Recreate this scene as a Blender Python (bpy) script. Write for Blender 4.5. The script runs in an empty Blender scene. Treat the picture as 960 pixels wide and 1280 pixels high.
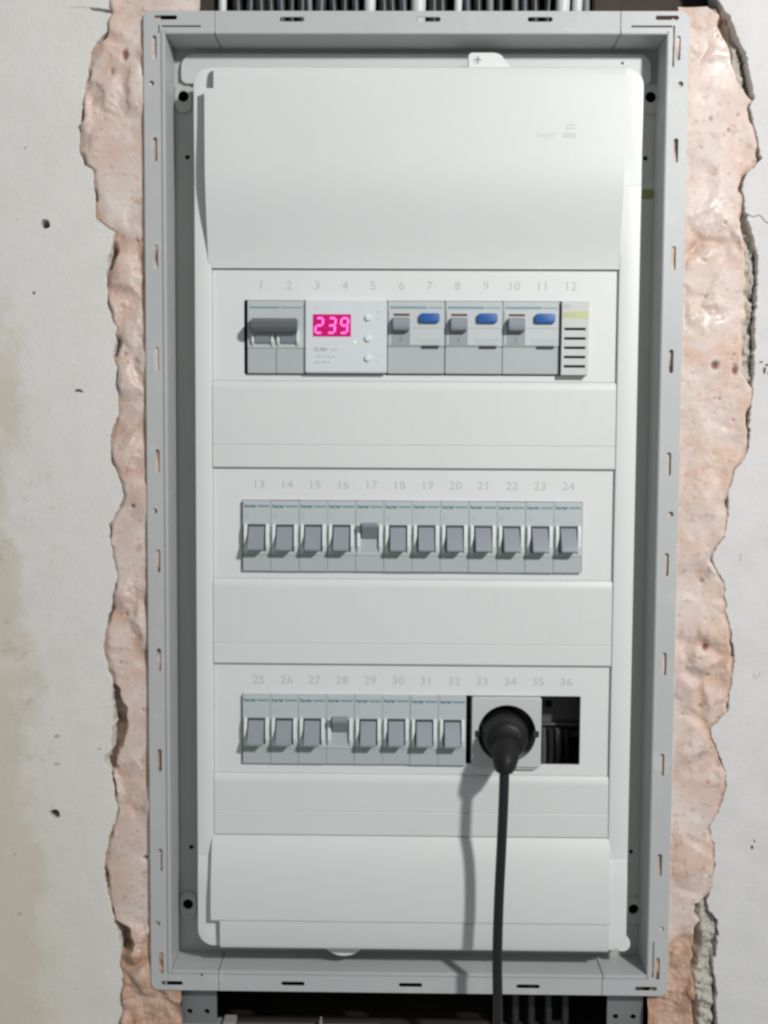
import bpy, bmesh, math, random
from mathutils import Vector, noise
random.seed(7)
S = 0.001                       # everything below is written in millimetres: X right, d out of the wall, Z up
scene = bpy.context.scene
COL = scene.collection

# ---------------------------------------------------------------- camera
cam = bpy.data.cameras.new('camera')
cam.sensor_fit = 'VERTICAL'; cam.sensor_height = 36; cam.sensor_width = 27
cam.lens = 18 / math.tan(math.radians(26)); cam.clip_start = 0.01; cam.clip_end = 50
camo = bpy.data.objects.new('camera', cam); COL.objects.link(camo)
camo.location = (-0.0093222, -0.6601119, 0.0431227)
camo.rotation_euler = (math.pi / 2 - 0.0618, -0.0058, 0.0128)
scene.camera = camo
# ---------------------------------------------------------------- world (dim room light) and the lamp of the room
w = bpy.data.worlds.new('World'); scene.world = w; w.use_nodes = True
w.node_tree.nodes['Background'].inputs[0].default_value = (0.97, 1.0, 1.0, 1)
w.node_tree.nodes['Background'].inputs[1].default_value = 0.245
lm = bpy.data.lights.new('room_lamp', 'AREA'); lm.shape = 'DISK'; lm.size = 0.09
lm.energy = 14.7; lm.color = (1.0, 0.982, 0.965)
lo = bpy.data.objects.new('room_lamp', lm); COL.objects.link(lo)
lo.location = (0.62, -1.0, 0.58)
lo.rotation_euler = (Vector((0, 0, 0)) - lo.location).to_track_quat('-Z', 'Y').to_euler()
scene.view_settings.view_transform = 'Standard'; scene.view_settings.look = 'None'
scene.view_settings.exposure = 0.08; scene.view_settings.gamma = 1.0
scene.view_settings.use_curve_mapping = False
scene.cycles.pixel_filter_type = 'BLACKMAN_HARRIS'; scene.cycles.filter_width = 2.6

# ---------------------------------------------------------------- materials
MAT = {}
def mat(name, col, rough=0.5, bump=0.0, bscale=1.0, var=0.0, vscale=0.02, metal=0.0, spec=0.5, sss=0.0, emit=None, estr=0, smear=0):
    """col linear; bscale / vscale are cycles per millimetre; var = how much the colour wanders"""
    m = bpy.data.materials.new(name); m.use_nodes = True; nt = m.node_tree; N = nt.nodes; Lk = nt.links
    b = N['Principled BSDF']
    b.inputs['Base Color'].default_value = (*col, 1); b.inputs['Roughness'].default_value = rough
    b.inputs['Metallic'].default_value = metal; b.inputs['Specular IOR Level'].default_value = spec
    if sss: b.inputs['Subsurface Weight'].default_value = sss; b.inputs['Subsurface Radius'].default_value = (.004, .002, .001); b.inputs['Subsurface Scale'].default_value = 1.0
    if emit: b.inputs['Emission Color'].default_value = (*emit, 1); b.inputs['Emission Strength'].default_value = estr
    tc = N.new('ShaderNodeTexCoord')
    if var:
        n = N.new('ShaderNodeTexNoise'); n.inputs['Scale'].default_value = vscale * 1000; n.inputs['Detail'].default_value = 6; n.inputs['Roughness'].default_value = .6
        Lk.new(tc.outputs['Object'], n.inputs['Vector'])
        mx = N.new('ShaderNodeMix'); mx.data_type = 'RGBA'
        mx.inputs[6].default_value = (*[c * (1 - var) for c in col], 1); mx.inputs[7].default_value = (*[min(1, c * (1 + var)) for c in col], 1)
        Lk.new(n.outputs['Fac'], mx.inputs[0]); Lk.new(mx.outputs[2], b.inputs['Base Color'])
        if smear:                                   # dried plaster dust wiped over the surface
            n2 = N.new('ShaderNodeTexNoise'); n2.inputs['Scale'].default_value = 34; n2.inputs['Detail'].default_value = 8; n2.inputs['Roughness'].default_value = .72; n2.inputs['Distortion'].default_value = .6
            Lk.new(tc.outputs['Object'], n2.inputs['Vector'])
            r2 = N.new('ShaderNodeMapRange'); r2.interpolation_type = 'SMOOTHSTEP'; r2.inputs['From Min'].default_value = .54; r2.inputs['From Max'].default_value = .70; r2.inputs['To Max'].default_value = smear
            Lk.new(n2.outputs['Fac'], r2.inputs['Value'])
            m2 = N.new('ShaderNodeMix'); m2.data_type = 'RGBA'; Lk.new(r2.outputs[0], m2.inputs[0]); Lk.new(mx.outputs[2], m2.inputs[6]); m2.inputs[7].default_value = (.62, .61, .585, 1)
            Lk.new(m2.outputs[2], b.inputs['Base Color'])
    if bump:
        n = N.new('ShaderNodeTexNoise'); n.inputs['Scale'].default_value = bscale * 1000; n.inputs['Detail'].default_value = 4
        Lk.new(tc.outputs['Object'], n.inputs['Vector'])
        bp = N.new('ShaderNodeBump'); bp.inputs['Strength'].default_value = bump; bp.inputs['Distance'].default_value = 0.0006
        Lk.new(n.outputs['Fac'], bp.inputs['Height']); Lk.new(bp.outputs[0], b.inputs['Normal'])
    MAT[name] = m
    return m

mat('cover_white', (.655, .677, .671), .42, .06, .9, .035, .018)
mat('cover_panel', (.628, .648, .643), .45, .06, .9, .035, .018)
mat('lug_white', (.66, .69, .68), .4, .05, .9, .03, .03)
mat('bracket_shade', (.53, .56, .555), .45, .05, .9, .03, .03)  # whitish bar behind the cover, greyed in colour for the top rim's shadow
mat('frame_grey', (.438, .458, .46), .45, .10, .8, .06, .02, smear=.35)
mat('well_grey', (.43, .445, .425), .5, .12, .7, .07, .02, smear=.3)
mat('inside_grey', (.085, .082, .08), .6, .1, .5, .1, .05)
mat('ear_metal', (.24, .255, .255), .5, .15, .6, .15, .05, .5)
mat('screw_metal', (.35, .36, .36), .4, .05, 1, .05, .1, .8)
mat('number_grey', (.46, .48, .478), .6)
mat('emboss_grey', (.545, .57, .57), .55)
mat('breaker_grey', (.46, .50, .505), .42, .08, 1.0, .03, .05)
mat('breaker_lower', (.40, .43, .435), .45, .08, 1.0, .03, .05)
mat('ridge_light', (.70, .73, .73), .4)
mat('toggle_blue_grey', (.25, .275, .31), .4, .05, 1, .04, .1)
mat('switch_grey', (.17, .185, .20), .42, .05, 1, .05, .1)
mat('toggle_gap_shade', (.06, .065, .07), .5)  # shade of the gap round a lowered toggle, put into the colour
mat('handle_dark', (.115, .125, .135), .42, .06, 1, .05, .1)
mat('teal_print', (.075, .19, .25), .5)
mat('teal_pale', (.17, .29, .33), .5)
mat('grey_print', (.20, .21, .23), .6)
mat('pale_print', (.36, .37, .38), .6)
mat('red_brown', (.10, .035, .035), .5)
mat('relay_white', (.60, .635, .66), .4, .05, 1, .02, .05)
mat('button_white', (.66, .69, .71), .35)
mat('display_backing', (.25, .0, .07), .3, emit=(.62, .0, .17), estr=.47)
mat('display_segment', (.6, .1, .3), .3, emit=(1.0, .10, .34), estr=2.0)
mat('green_led', (.55, .75, .5), .3, emit=(.5, 1, .45), estr=.25)
mat('button_blue', (.016, .095, .34), .35)
mat('cream_module', (.52, .55, .54), .45, .08, 1, .03, .05)
mat('rcd_face', (.49, .53, .535), .42, .06, 1, .03, .05)
mat('rcd_well', (.29, .31, .325), .45)
mat('yellow_print', (.50, .52, .27), .5)
mat('black_slot', (.02, .022, .022), .6)
mat('socket_grey', (.51, .53, .525), .42, .08, 1, .03, .05)
mat('socket_shade', (.035, .035, .036), .5)  # light grey recess floor painted dark for the shadow inside the socket
mat('plug_black', (.008, .008, .0085), .5, .15, .8, spec=.3)
mat('cord_black', (.011, .011, .014), .33, .1, .6)
mat('cable_dark', (.02, .021, .023), .45, .1, .5, .2, .05)
mat('cable_blue', (.045, .055, .07), .45, .1, .5, .15, .05)
mat('cable_white', (.60, .62, .62), .45, .1, .5, .06, .05)
mat('cable_grey', (.17, .175, .18), .45, .1, .5, .1, .05)
mat('wire_grey', (.10, .10, .10), .5)
mat('tape_yellow', (.21, .22, .065), .5, .1, .5, .2, .2)
mat('niche_brown', (.05, .038, .03), .9, .8, .08, .35, .03)
mat('strip_plastic', (.33, .335, .33), .5, .1, .8, .05, .05)
mat('scratch_dark', (.09, .085, .08), .8)
mat('scratch_pale', (.42, .43, .42), .8)

def wall_material():
    m = bpy.data.materials.new('plaster'); m.use_nodes = True; nt = m.node_tree; N = nt.nodes; Lk = nt.links
    b = N['Principled BSDF']; b.inputs['Roughness'].default_value = .85; b.inputs['Specular IOR Level'].default_value = .25
    tc = N.new('ShaderNodeTexCoord'); sp = N.new('ShaderNodeSeparateXYZ'); Lk.new(tc.outputs['Object'], sp.inputs[0])
    def nz(sc, det=6, ro=.6):
        n = N.new('ShaderNodeTexNoise'); n.inputs['Scale'].default_value = sc; n.inputs['Detail'].default_value = det; n.inputs['Roughness'].default_value = ro
        Lk.new(tc.outputs['Object'], n.inputs['Vector']); return n.outputs['Fac']
    def mth(op, a, c=None, clamp=False):
        n = N.new('ShaderNodeMath'); n.operation = op; n.use_clamp = clamp
        for i, v in enumerate((a, c)):
            if v is None: continue
            if isinstance(v, (int, float)): n.inputs[i].default_value = v
            else: Lk.new(v, n.inputs[i])
        return n.outputs[0]
    def rng(v, a, c):
        n = N.new('ShaderNodeMapRange'); n.interpolation_type = 'SMOOTHSTEP'
        n.inputs['From Min'].default_value = a; n.inputs['From Max'].default_value = c; Lk.new(v, n.inputs['Value']); return n.outputs[0]
    def mix(f, a, c):
        n = N.new('ShaderNodeMix'); n.data_type = 'RGBA'; Lk.new(f, n.inputs[0])
        for i, v in ((6, a), (7, c)):
            if isinstance(v, tuple): n.inputs[i].default_value = (*v, 1)
            else: Lk.new(v, n.inputs[i])
        return n.outputs[2]
    x = sp.outputs['X']; z = sp.outputs['Z']
    base = mix(rng(nz(28), .3, .7), (.645, .636, .612), (.70, .69, .668))
    base = mix(rng(nz(7, 3), .35, .7), base, (.67, .662, .64))
    # greyer cleaner plaster on the right of the board, warmer on the left
    base = mix(rng(x, -.1, .1), base, mix(rng(nz(40), .3, .7), (.585, .583, .58), (.635, .633, .628)))
    # damp yellow stains creeping in from the left
    edge = mth('ADD', mth('MULTIPLY', mth('ADD', x, mth('ADD', mth('MULTIPLY', z, .05), .2495)), -34), mth('MULTIPLY', mth('SUBTRACT', nz(22, 7, .65), .5), 3.4))
    low = mth('MULTIPLY', rng(z, .15, -.05), rng(z, -.36, -.1))
    st = mth('MULTIPLY', rng(edge, -.2, .55), rng(z, .17, .11))
    base = mix(mth('MULTIPLY', st, .5), base, (.50, .435, .29))
    spots = mth('MULTIPLY', rng(nz(60, 5, .7), .56, .66), rng(x, -.205, -.24))
    base = mix(mth('MULTIPLY', mth('MULTIPLY', spots, low), .45), base, (.38, .365, .27))
    tint = mth('MULTIPLY', rng(z, -.05, -.3), rng(x, -.16, -.26))
    base = mix(mth('MULTIPLY', tint, .5), base, (.65, .60, .475))
    # specks of dirt
    vo = N.new('ShaderNodeTexVoronoi'); vo.inputs['Scale'].default_value = 55; Lk.new(tc.outputs['Object'], vo.inputs['Vector'])
    sp2 = mth('MULTIPLY', rng(vo.outputs['Distance'], .075, .03), rng(nz(13, 2), .55, .62))
    base = mix(mth('MULTIPLY', sp2, .6), base, (.30, .29, .25))
    base = mix(mth('MULTIPLY', rng(nz(520, 3, .7), .5, .75), .30), base, (.46, .455, .43))
    base = mix(mth('MULTIPLY', rng(nz(90, 6, .75), .55, .75), .25), base, (.72, .71, .69))
    Lk.new(base, b.inputs['Base Color'])
    h = mth('ADD', mth('MULTIPLY', nz(30, 6, .6), 1.2), mth('MULTIPLY', nz(420, 3), .16))
    bp = N.new('ShaderNodeBump'); bp.inputs['Strength'].default_value = .42; bp.inputs['Distance'].default_value = .002
    Lk.new(h, bp.inputs['Height']); Lk.new(bp.outputs[0], b.inputs['Normal'])
    return m
MAT['plaster'] = wall_material()
mat('plaster_rubble', (.45, .43, .38), .9, 1.0, .35, .25, .06, spec=.2)

def foam_material():
    m = bpy.data.materials.new('foam'); m.use_nodes = True; nt = m.node_tree; N = nt.nodes; Lk = nt.links
    b = N['Principled BSDF']
    b.inputs['Specular IOR Level'].default_value = .5
    b.inputs['Subsurface Weight'].default_value = .5; b.inputs['Subsurface Radius'].default_value = (.0035, .0016, .001); b.inputs['Subsurface Scale'].default_value = .8
    tc = N.new('ShaderNodeTexCoord')
    def nz(sc, det=5, ro=.6):
        n = N.new('ShaderNodeTexNoise'); n.inputs['Scale'].default_value = sc; n.inputs['Detail'].default_value = det; n.inputs['Roughness'].default_value = ro
        Lk.new(tc.outputs['Object'], n.inputs['Vector']); return n.outputs['Fac']
    def rng(v, a, c):
        n = N.new('ShaderNodeMapRange'); n.interpolation_type = 'SMOOTHSTEP'
        n.inputs['From Min'].default_value = a; n.inputs['From Max'].default_value = c; Lk.new(v, n.inputs['Value']); return n.outputs[0]
    def mix(f, a, c):
        n = N.new('ShaderNodeMix'); n.data_type = 'RGBA'; Lk.new(f, n.inputs[0])
        for i, v in ((6, a), (7, c)):
            if isinstance(v, tuple): n.inputs[i].default_value = (*v, 1)
            else: Lk.new(v, n.inputs[i])
        return n.outputs[2]
    def att(nm):
        a = N.new('ShaderNodeAttribute'); a.attribute_name = nm; return a.outputs['Fac']
    def mul(a, c):
        n = N.new('ShaderNodeMath'); n.operation = 'MULTIPLY'
        for i, v in enumerate((a, c)):
            if isinstance(v, (int, float)): n.inputs[i].default_value = v
            else: Lk.new(v, n.inputs[i])
        return n.outputs[0]
    cut = mix(rng(nz(24, 5), .32, .68), (.615, .49, .43), (.67, .59, .545))
    cut = mix(mul(rng(nz(17, 5), .47, .67), .75), cut, (.60, .40, .30))
    cut = mix(mul(rng(nz(45, 5), .53, .70), .6), cut, (.74, .68, .63))
    skin = mix(rng(nz(40, 5), .3, .7), (.40, .21, .125), (.60, .42, .31))
    c = mix(att('skin'), cut, skin)
    c = mix(mul(rng(nz(300, 3), .58, .70), .38), c, (.36, .2, .13))
    c = mix(mul(rng(nz(120, 3), .60, .70), .45), c, (.42, .22, .14))
    c = mix(att('pit'), c, (.20, .05, .03))
    Lk.new(c, b.inputs['Base Color'])
    r = N.new('ShaderNodeMapRange'); r.inputs['To Min'].default_value = .62; r.inputs['To Max'].default_value = .33
    Lk.new(rng(nz(30, 4), .45, .7), r.inputs['Value']); Lk.new(r.outputs[0], b.inputs['Roughness'])
    vo = N.new('ShaderNodeTexVoronoi'); vo.inputs['Scale'].default_value = 420; Lk.new(tc.outputs['Object'], vo.inputs['Vector'])
    ad = N.new('ShaderNodeMath'); ad.operation = 'ADD'; Lk.new(mul(vo.outputs['Distance'], .35), ad.inputs[0]); Lk.new(nz(160, 5), ad.inputs[1])
    bp = N.new('ShaderNodeBump'); bp.inputs['Strength'].default_value = .2; bp.inputs['Distance'].default_value = .0006
    Lk.new(ad.outputs[0], bp.inputs['Height']); Lk.new(bp.outputs[0], b.inputs['Normal'])
    return m
MAT['foam'] = foam_material()

# ---------------------------------------------------------------- mesh helpers (millimetres; bmesh y = -d)
def box(x0, x1, d0, d1, z0, z1, bev=0.0, seg=2):
    bm = bmesh.new()
    v = [bm.verts.new((x, -d, z)) for x in (x0, x1) for d in (d1, d0) for z in (z0, z1)]
    for f in ((0, 1, 3, 2), (4, 6, 7, 5), (0, 4, 5, 1), (2, 3, 7, 6), (0, 2, 6, 4), (1, 5, 7, 3)): bm.faces.new([v[i] for i in f])
    bmesh.ops.recalc_face_normals(bm, faces=bm.faces)
    if bev: bmesh.ops.bevel(bm, geom=list(bm.edges), offset=bev, segments=seg, affect='EDGES', clamp_overlap=True)
    return bm
def prism(prof, x0, x1, bev=0.0, seg=2):
    """prof: closed loop of (z, d), extruded along X"""
    bm = bmesh.new(); n = len(prof)
    a = [bm.verts.new((x0, -d, z)) for z, d in prof]; c = [bm.verts.new((x1, -d, z)) for z, d in prof]
    bm.faces.new(a); bm.faces.new(c[::-1])
    for i in range(n): bm.faces.new((a[i], a[(i + 1) % n], c[(i + 1) % n], c[i]))
    bmesh.ops.recalc_face_normals(bm, faces=bm.faces)
    if bev:
        es = [e for e in bm.edges if e.calc_face_angle(0) > .5]
        bmesh.ops.bevel(bm, geom=es, offset=bev, segments=seg, affect='EDGES', clamp_overlap=True)
    return bm
def from_curve(cu, dmid):
    o = bpy.data.objects.new('tmp', cu); me = o.to_mesh()
    bm = bmesh.new(); bm.from_mesh(me); o.to_mesh_clear()
    bpy.data.objects.remove(o); bpy.data.curves.remove(cu)
    for v in bm.verts: v.co = (v.co.x, -(dmid + v.co.z), v.co.y)
    return bm
def plate(outer, holes, d0, d1, bev=0.25, res=1, step=25):
    """flat plate with holes: outlines are (X, Z) loops"""
    cu = bpy.data.curves.new('tmp', 'CURVE'); cu.dimensions = '2D'; cu.fill_mode = 'BOTH'
    cu.extrude = (d1 - d0) / 2 - bev; cu.bevel_depth = bev; cu.offset = -bev; cu.bevel_resolution = res
    for pts in [outer] + list(holes):
        dense = []
        for a, b in zip(pts, pts[1:] + pts[:1]):
            k = max(1, int(math.hypot(b[0] - a[0], b[1] - a[1]) / step))
            dense += [(a[0] + (b[0] - a[0]) * i / k, a[1] + (b[1] - a[1]) * i / k) for i in range(k)]
        pts = dense
        s = cu.splines.new('POLY'); s.points.add(len(pts) - 1); s.use_cyclic_u = True
        for p, q in zip(s.points, pts): p.co = (q[0], q[1], 0, 1)
    return from_curve(cu, (d0 + d1) / 2)
def text(body, size, x, z, d, h=0.12, align='CENTER', sx=1.0, bold=0.0):
    cu = bpy.data.curves.new('tmp', 'FONT'); cu.body = body; cu.size = size; cu.extrude = h; cu.align_x = align; cu.resolution_u = 2; cu.offset = bold
    bm = from_curve(cu, d)
    for v in bm.verts: v.co.x = v.co.x * sx + x; v.co.z += z
    return bm
def circle(x, z, r, n=24, rz=None): return [(x + r * math.cos(i * 2 * math.pi / n), z + (rz or r) * math.sin(i * 2 * math.pi / n)) for i in range(n)]
def rrect(x0, x1, z0, z1, r, n=6):
    rs = r if isinstance(r, (list, tuple)) else [r] * 4        # TR TL BL BR
    out = []
    for (cx, cz, a, q) in ((x1, z1, 0, rs[0]), (x0, z1, 90, rs[1]), (x0, z0, 180, rs[2]), (x1, z0, 270, rs[3])):
        sx = -1 if a in (0, 270) else 1; sz = -1 if a in (0, 90) else 1
        if q <= 0: out.append((cx, cz)); continue
        for i in range(n + 1):
            t = math.radians(a + 90 * i / n); out.append((cx + sx * q + q * math.cos(t), cz + sz * q + q * math.sin(t)))
    return out
def slot(x, z, w, h, n=6): return rrect(x - w / 2, x + w / 2, z - h / 2, z + h / 2, min(w, h) / 2 * .98, n)
def tube(path, rad, n=14, cap=True, sx=1.0):
    """path of (X, d, Z); rad one radius or a list"""
    bm = bmesh.new(); P = [Vector((p[0], -p[1], p[2])) for p in path]; rings = []
    rad = rad if isinstance(rad, (list, tuple)) else [rad] * len(P)
    for i, p in enumerate(P):
        t = (P[min(i + 1, len(P) - 1)] - P[max(i - 1, 0)]).normalized()
        s = Vector((1, 0, 0)); s = (s - t * s.dot(t)).normalized(); u = t.cross(s)
        rings.append([bm.verts.new(p + (s * math.cos(a) * sx + u * math.sin(a)) * rad[i]) for a in [k * 2 * math.pi / n for k in range(n)]])
    for a, c in zip(rings, rings[1:]):
        for k in range(n): bm.faces.new((a[k], a[(k + 1) % n], c[(k + 1) % n], c[k]))
    if cap: bm.faces.new(rings[0]); bm.faces.new(rings[-1][::-1])
    bmesh.ops.recalc_face_normals(bm, faces=bm.faces)
    return bm
def ramp(bm, f):
    for v in bm.verts: v.co.y = -(2.3 + (-v.co.y - 2.3) * f(v.co.z))
    return bm
def spline(pts, k=8):
    out = []; n = len(pts)
    for i in range(n - 1):
        p = [pts[max(0, min(n - 1, i + j))] for j in (-1, 0, 1, 2)]
        for s in range(k):
            t = s / k
            out.append(tuple(.5 * (2 * p[1][c] + (p[2][c] - p[0][c]) * t + (2 * p[0][c] - 5 * p[1][c] + 4 * p[2][c] - p[3][c]) * t * t + (3 * p[1][c] - p[0][c] - 3 * p[2][c] + p[3][c]) * t ** 3) for c in range(len(p[1]))))
    return out + [tuple(pts[-1])]
ORG = {}
def make(name, bms, m, parent=None, org=None, angle=21):
    """join the pieces of ONE part into a mesh object; org = millimetre origin (inherited from the thing)"""
    if not isinstance(bms, (list, tuple)): bms = [bms]
    if org is None: org = ORG[parent.name] if parent else (0, 0, 0)
    ox, od, oz = org
    acc = bmesh.new()
    for bm in bms:
        me = bpy.data.meshes.new('tmp'); bm.to_mesh(me); acc.from_mesh(me); bm.free(); bpy.data.meshes.remove(me)
    bmesh.ops.remove_doubles(acc, verts=acc.verts, dist=1e-4)
    for v in acc.verts: v.co = ((v.co.x - ox) * S, (v.co.y + od) * S, (v.co.z - oz) * S)
    me = bpy.data.meshes.new(name); acc.to_mesh(me); acc.free()
    me.polygons.foreach_set('use_smooth', [True] * len(me.polygons)); me.set_sharp_from_angle(angle=math.radians(angle))
    me.materials.append(MAT[m])
    o = bpy.data.objects.new(name, me); COL.objects.link(o)
    if parent: o.parent = parent
    else: o.location = (ox * S, -od * S, oz * S)
    ORG[o.name] = org
    return o
def thing(name, org, label, cat, group=None):
    o = bpy.data.objects.new(name, None); COL.objects.link(o); o.empty_display_size = .01
    o.location = (org[0] * S, -org[1] * S, org[2] * S); ORG[o.name] = org
    return tag(o, label, cat, group)
def tag(o, label, cat, group=None):
    o['label'] = label; o['category'] = cat
    if group: o['group'] = group
    return o
def copy_tree(o, parent=None):
    c = o.copy(); COL.objects.link(c); c.parent = parent
    for ch in list(o.children): copy_tree(ch, c)
    return c
def sst(a, b, x):
    t = max(0, min(1, (x - a) / (b - a))); return t * t * (3 - 2 * t)

# ---------------------------------------------------------------- the wall with its broken-out hole
OUT_L = [(-160, 345), (-162.6, 316.0), (-166.1, 312.1), (-181.4, 309.3), (-200.1, 311.6), (-199.6, 310.2), (-185.4, 307.8), (-189.9, 297.8), (-198.9, 287.2), (-203.1, 268.0), (-205.3, 248.6), (-208.1, 224.4), (-204.7, 217.1), (-199.7, 213.7), (-198.5, 195.2), (-198.6, 184.9), (-192.6, 179.5), (-186.2, 175.6), (-187.8, 168.3), (-190.4, 159.9), (-192.0, 148.6), (-191.1, 133.8), (-188.7, 123.9), (-185.8, 116.5), (-186.9, 109.0), (-188.0, 96.6), (-185.5, 90.6), (-185.1, 81.6), (-185.3, 61.6), (-190.0, 51.6), (-190.6, 44.0), (-188.7, 31.5), (-184.2, 21.4), (-181.8, 11.3), (-186.9, 1.2), (-191.1, -6.5), (-191.7, -15.1), (-189.3, -26.8), (-186.8, -39.5), (-187.4, -47.2), (-191.1, -60.0), (-194.8, -72.9), (-196.5, -85.7), (-194.1, -96.0), (-190.1, -107.4), (-191.2, -115.7), (-190.3, -124.5), (-190.4, -134.8), (-191.5, -145.3), (-192.1, -152.0), (-195.7, -155.7), (-195.8, -160.4), (-192.2, -164.6), (-191.2, -171.3), (-189.3, -184.4), (-187.8, -190.7), (-190.0, -199.1), (-194.2, -210.8), (-197.0, -226.6), (-196.6, -239.8), (-193.1, -253.1), (-190.7, -266.3), (-187.6, -275.3), (-186.7, -284.9), (-187.3, -293.0), (-185.8, -301.0), (-186.5, -317.1), (-187.7, -333.2), (-188.4, -349.4)]
OUT_R = [(178, 345), (179.2, 330.3), (183.9, 316.1), (191.5, 306.6), (195.6, 297.1), (200.7, 286.7), (203.4, 278.1), (205.6, 268.5), (207.8, 259.0), (205.6, 251.8), (208.9, 237.4), (212.8, 221.5), (209.9, 217.6), (203.8, 210.8), (202.0, 203.6), (203.2, 193.9), (205.9, 184.2), (208.6, 176.9), (210.3, 169.1), (213.0, 161.3), (212.5, 142.7), (212.4, 128.0), (212.2, 115.7), (212.1, 103.4), (212.0, 88.6), (211.4, 73.7), (209.8, 58.8), (211.1, 48.8), (207.5, 36.3), (202.6, 31.3), (200.3, 23.8), (198.1, 13.7), (198.0, -1.3), (196.7, -11.4), (191.4, -19.0), (189.1, -26.6), (192.8, -34.2), (197.5, -40.8), (198.2, -49.4), (199.0, -62.1), (202.3, -72.2), (204.7, -87.5), (203.1, -102.9), (202.4, -115.8), (201.6, -123.5), (196.7, -128.7), (190.8, -133.9), (192.0, -141.6), (196.2, -149.4), (198.4, -157.1), (201.6, -162.3), (201.4, -172.6), (198.2, -185.7), (195.7, -190.9), (191.4, -198.8), (194.7, -209.2), (195.5, -222.3), (194.4, -238.1), (191.5, -247.1), (193.7, -253.9), (198.5, -259.1), (198.9, -275.0), (196.7, -290.9), (199.2, -306.8), (198.9, -317.5), (200.2, -328.2), (200.1, -344.2), (200, -349.4)]
def rough_line(pts, amp):
    out = []
    for a, b in zip(pts, pts[1:]):
        L = math.hypot(b[0] - a[0], b[1] - a[1]); k = max(1, int(L / 1.1))
        for i in range(k):
            x = a[0] + (b[0] - a[0]) * i / k; z = a[1] + (b[1] - a[1]) * i / k
            q = noise.fractal(Vector((x * .22, z * .22, 3.3)), .7, 2.1, 4); p = noise.noise(Vector((x * .5, z * .5, 9.1)))
            out.append((x + amp * q, z + amp * .5 * p))
    return out + [pts[-1]]
def irregular(r, n=11, sx=1, sz=1):
    k = [r * (.84 + .22 * random.random()) for _ in range(n)]
    return [(k[i] * math.cos(i * 2 * math.pi / n) * sx, k[i] * math.sin(i * 2 * math.pi / n) * sz) for i in range(n)]
hole = rough_line(OUT_L, .95) + rough_line(OUT_R[::-1], 1.25)
wall = make('wall', plate([(-420, -450), (400, -450), (400, 450), (-420, 450)], [hole, [(-229.6 + a, 180.4 + b) for a, b in irregular(3.3, 14)], [(-228.7 + a, -194.3 + b) for a, b in irregular(3.5, 14, 1.1, .9)]], -15, 0, .45), 'plaster')
wall['kind'] = 'structure'
# little nicks, scratches and dried splashes on the plaster
def blob(x, z, pts, t=.25): return plate([(x + a, z + b) for a, b in pts], [], -.1, t, .05, 0)
for x, z, r, sx, sz, m in ((-209.9, 77.5, 1.6, 1.5, .6, 'scratch_dark'), (-207.6, 76.8, .8, 1.3, .7, 'scratch_dark'), (-237, 138, .9, 1, 1, 'scratch_dark'), (-241, 227, 1, 1, .8, 'scratch_pale'),
                           (218.6, 92, 1.5, .6, 1.6, 'scratch_dark'), (220.5, 95.5, 1.3, 1.5, .5, 'scratch_dark'), (216.4, 97.2, 1.0, 1.5, .5, 'scratch_dark'), (221.5, 90.2, .9, 1.2, .7, 'scratch_dark'), (224, 93, 1.2, .7, 1.3, 'scratch_dark'),
                           (219.2, -211, 1.1, .9, 1.3, 'scratch_dark'), (220.6, -207, .7, .5, 2.0, 'scratch_dark'), (217.5, -100, .55, .4, 4, 'scratch_pale'), (219.4, -101, .5, .4, 4, 'scratch_pale'), (221, -99, .5, .4, 3.5, 'scratch_pale'),
                           (-226, -143, 1.6, 1.3, .9, 'scratch_pale'), (-226.5, -161, 1.5, 1.4, .6, 'scratch_pale'), (-199, -151, 1.2, 1.2, .6, 'scratch_pale'), (207, -25, .6, .5, 4.5, 'scratch_pale'), (-252, -260, 1.3, 1, 1, 'scratch_pale')):
    make('scratch', blob(x, z, irregular(r, 11, sx, sz)), m, wall)
# hair-thin crack running off the hole at the right
make('crack', tube(spline([(205, .02, 188), (209, .02, 186.2), (213, .02, 187), (217, .02, 183), (220, .02, 182), (226, .02, 178)], 6), .28, 6), 'scratch_dark', wall)
make('crack', tube(spline([(-199, .02, 311), (-206, .02, 312), (-212, .02, 311.2)], 6), .22, 6), 'scratch_pale', wall)
niche = make('wall_recess', [box(-240, 240, -104, -100, -360, 360), box(-240, -236, -100, -15.3, -360, 360), box(236, 240, -100, -15.3, -360, 360), box(-236, 236, -100, -15.3, 356, 360), box(-236, 236, -100, -15.3, -360, -356), box(113, 200, -100, -26, 309, 356, 1), box(-136, -124.5, -60, -16, 306, 356, 1)], 'niche_brown')
niche['kind'] = 'structure'
# crumbled plaster showing in the broken edge
def rubble(side, z0, z1, xa, xb, dlev, seed):
    bm = bmesh.new(); nz_ = int((z1 - z0) / 1.0); nx = 16; V = []
    for i in range(nz_ + 1):
        z = z0 + (z1 - z0) * i / nz_; row = []
        a = xa(z); b = xb(z)
        for j in range(nx + 1):
            u = j / nx; x = a + (b - a) * u
            q = noise.fractal(Vector((x * .12, z * .12, seed)), .6, 2.2, 5)
            e = min(u, 1 - u, (z - z0) / 8, (z1 - z) / 8)
            row.append(bm.verts.new((side * (x + 1.2 * noise.noise(Vector((x * .3, z * .3, seed + 5)))), -(dlev + 3.6 * q - 9 * (1 - sst(0, .25, e))), z)))
        V.append(row)
    for i in range(nz_):
        for j in range(nx): bm.faces.new((V[i][j], V[i][j + 1], V[i + 1][j + 1], V[i + 1][j]))
    bmesh.ops.recalc_face_normals(bm, faces=bm.faces)
    return bm
make('broken_edge', rubble(1, -349, -246, lambda z: 184 + 2.5 * math.sin(z * .11), lambda z: 201, -3.5, 2.0), 'plaster_rubble', wall, angle=60)
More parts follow.
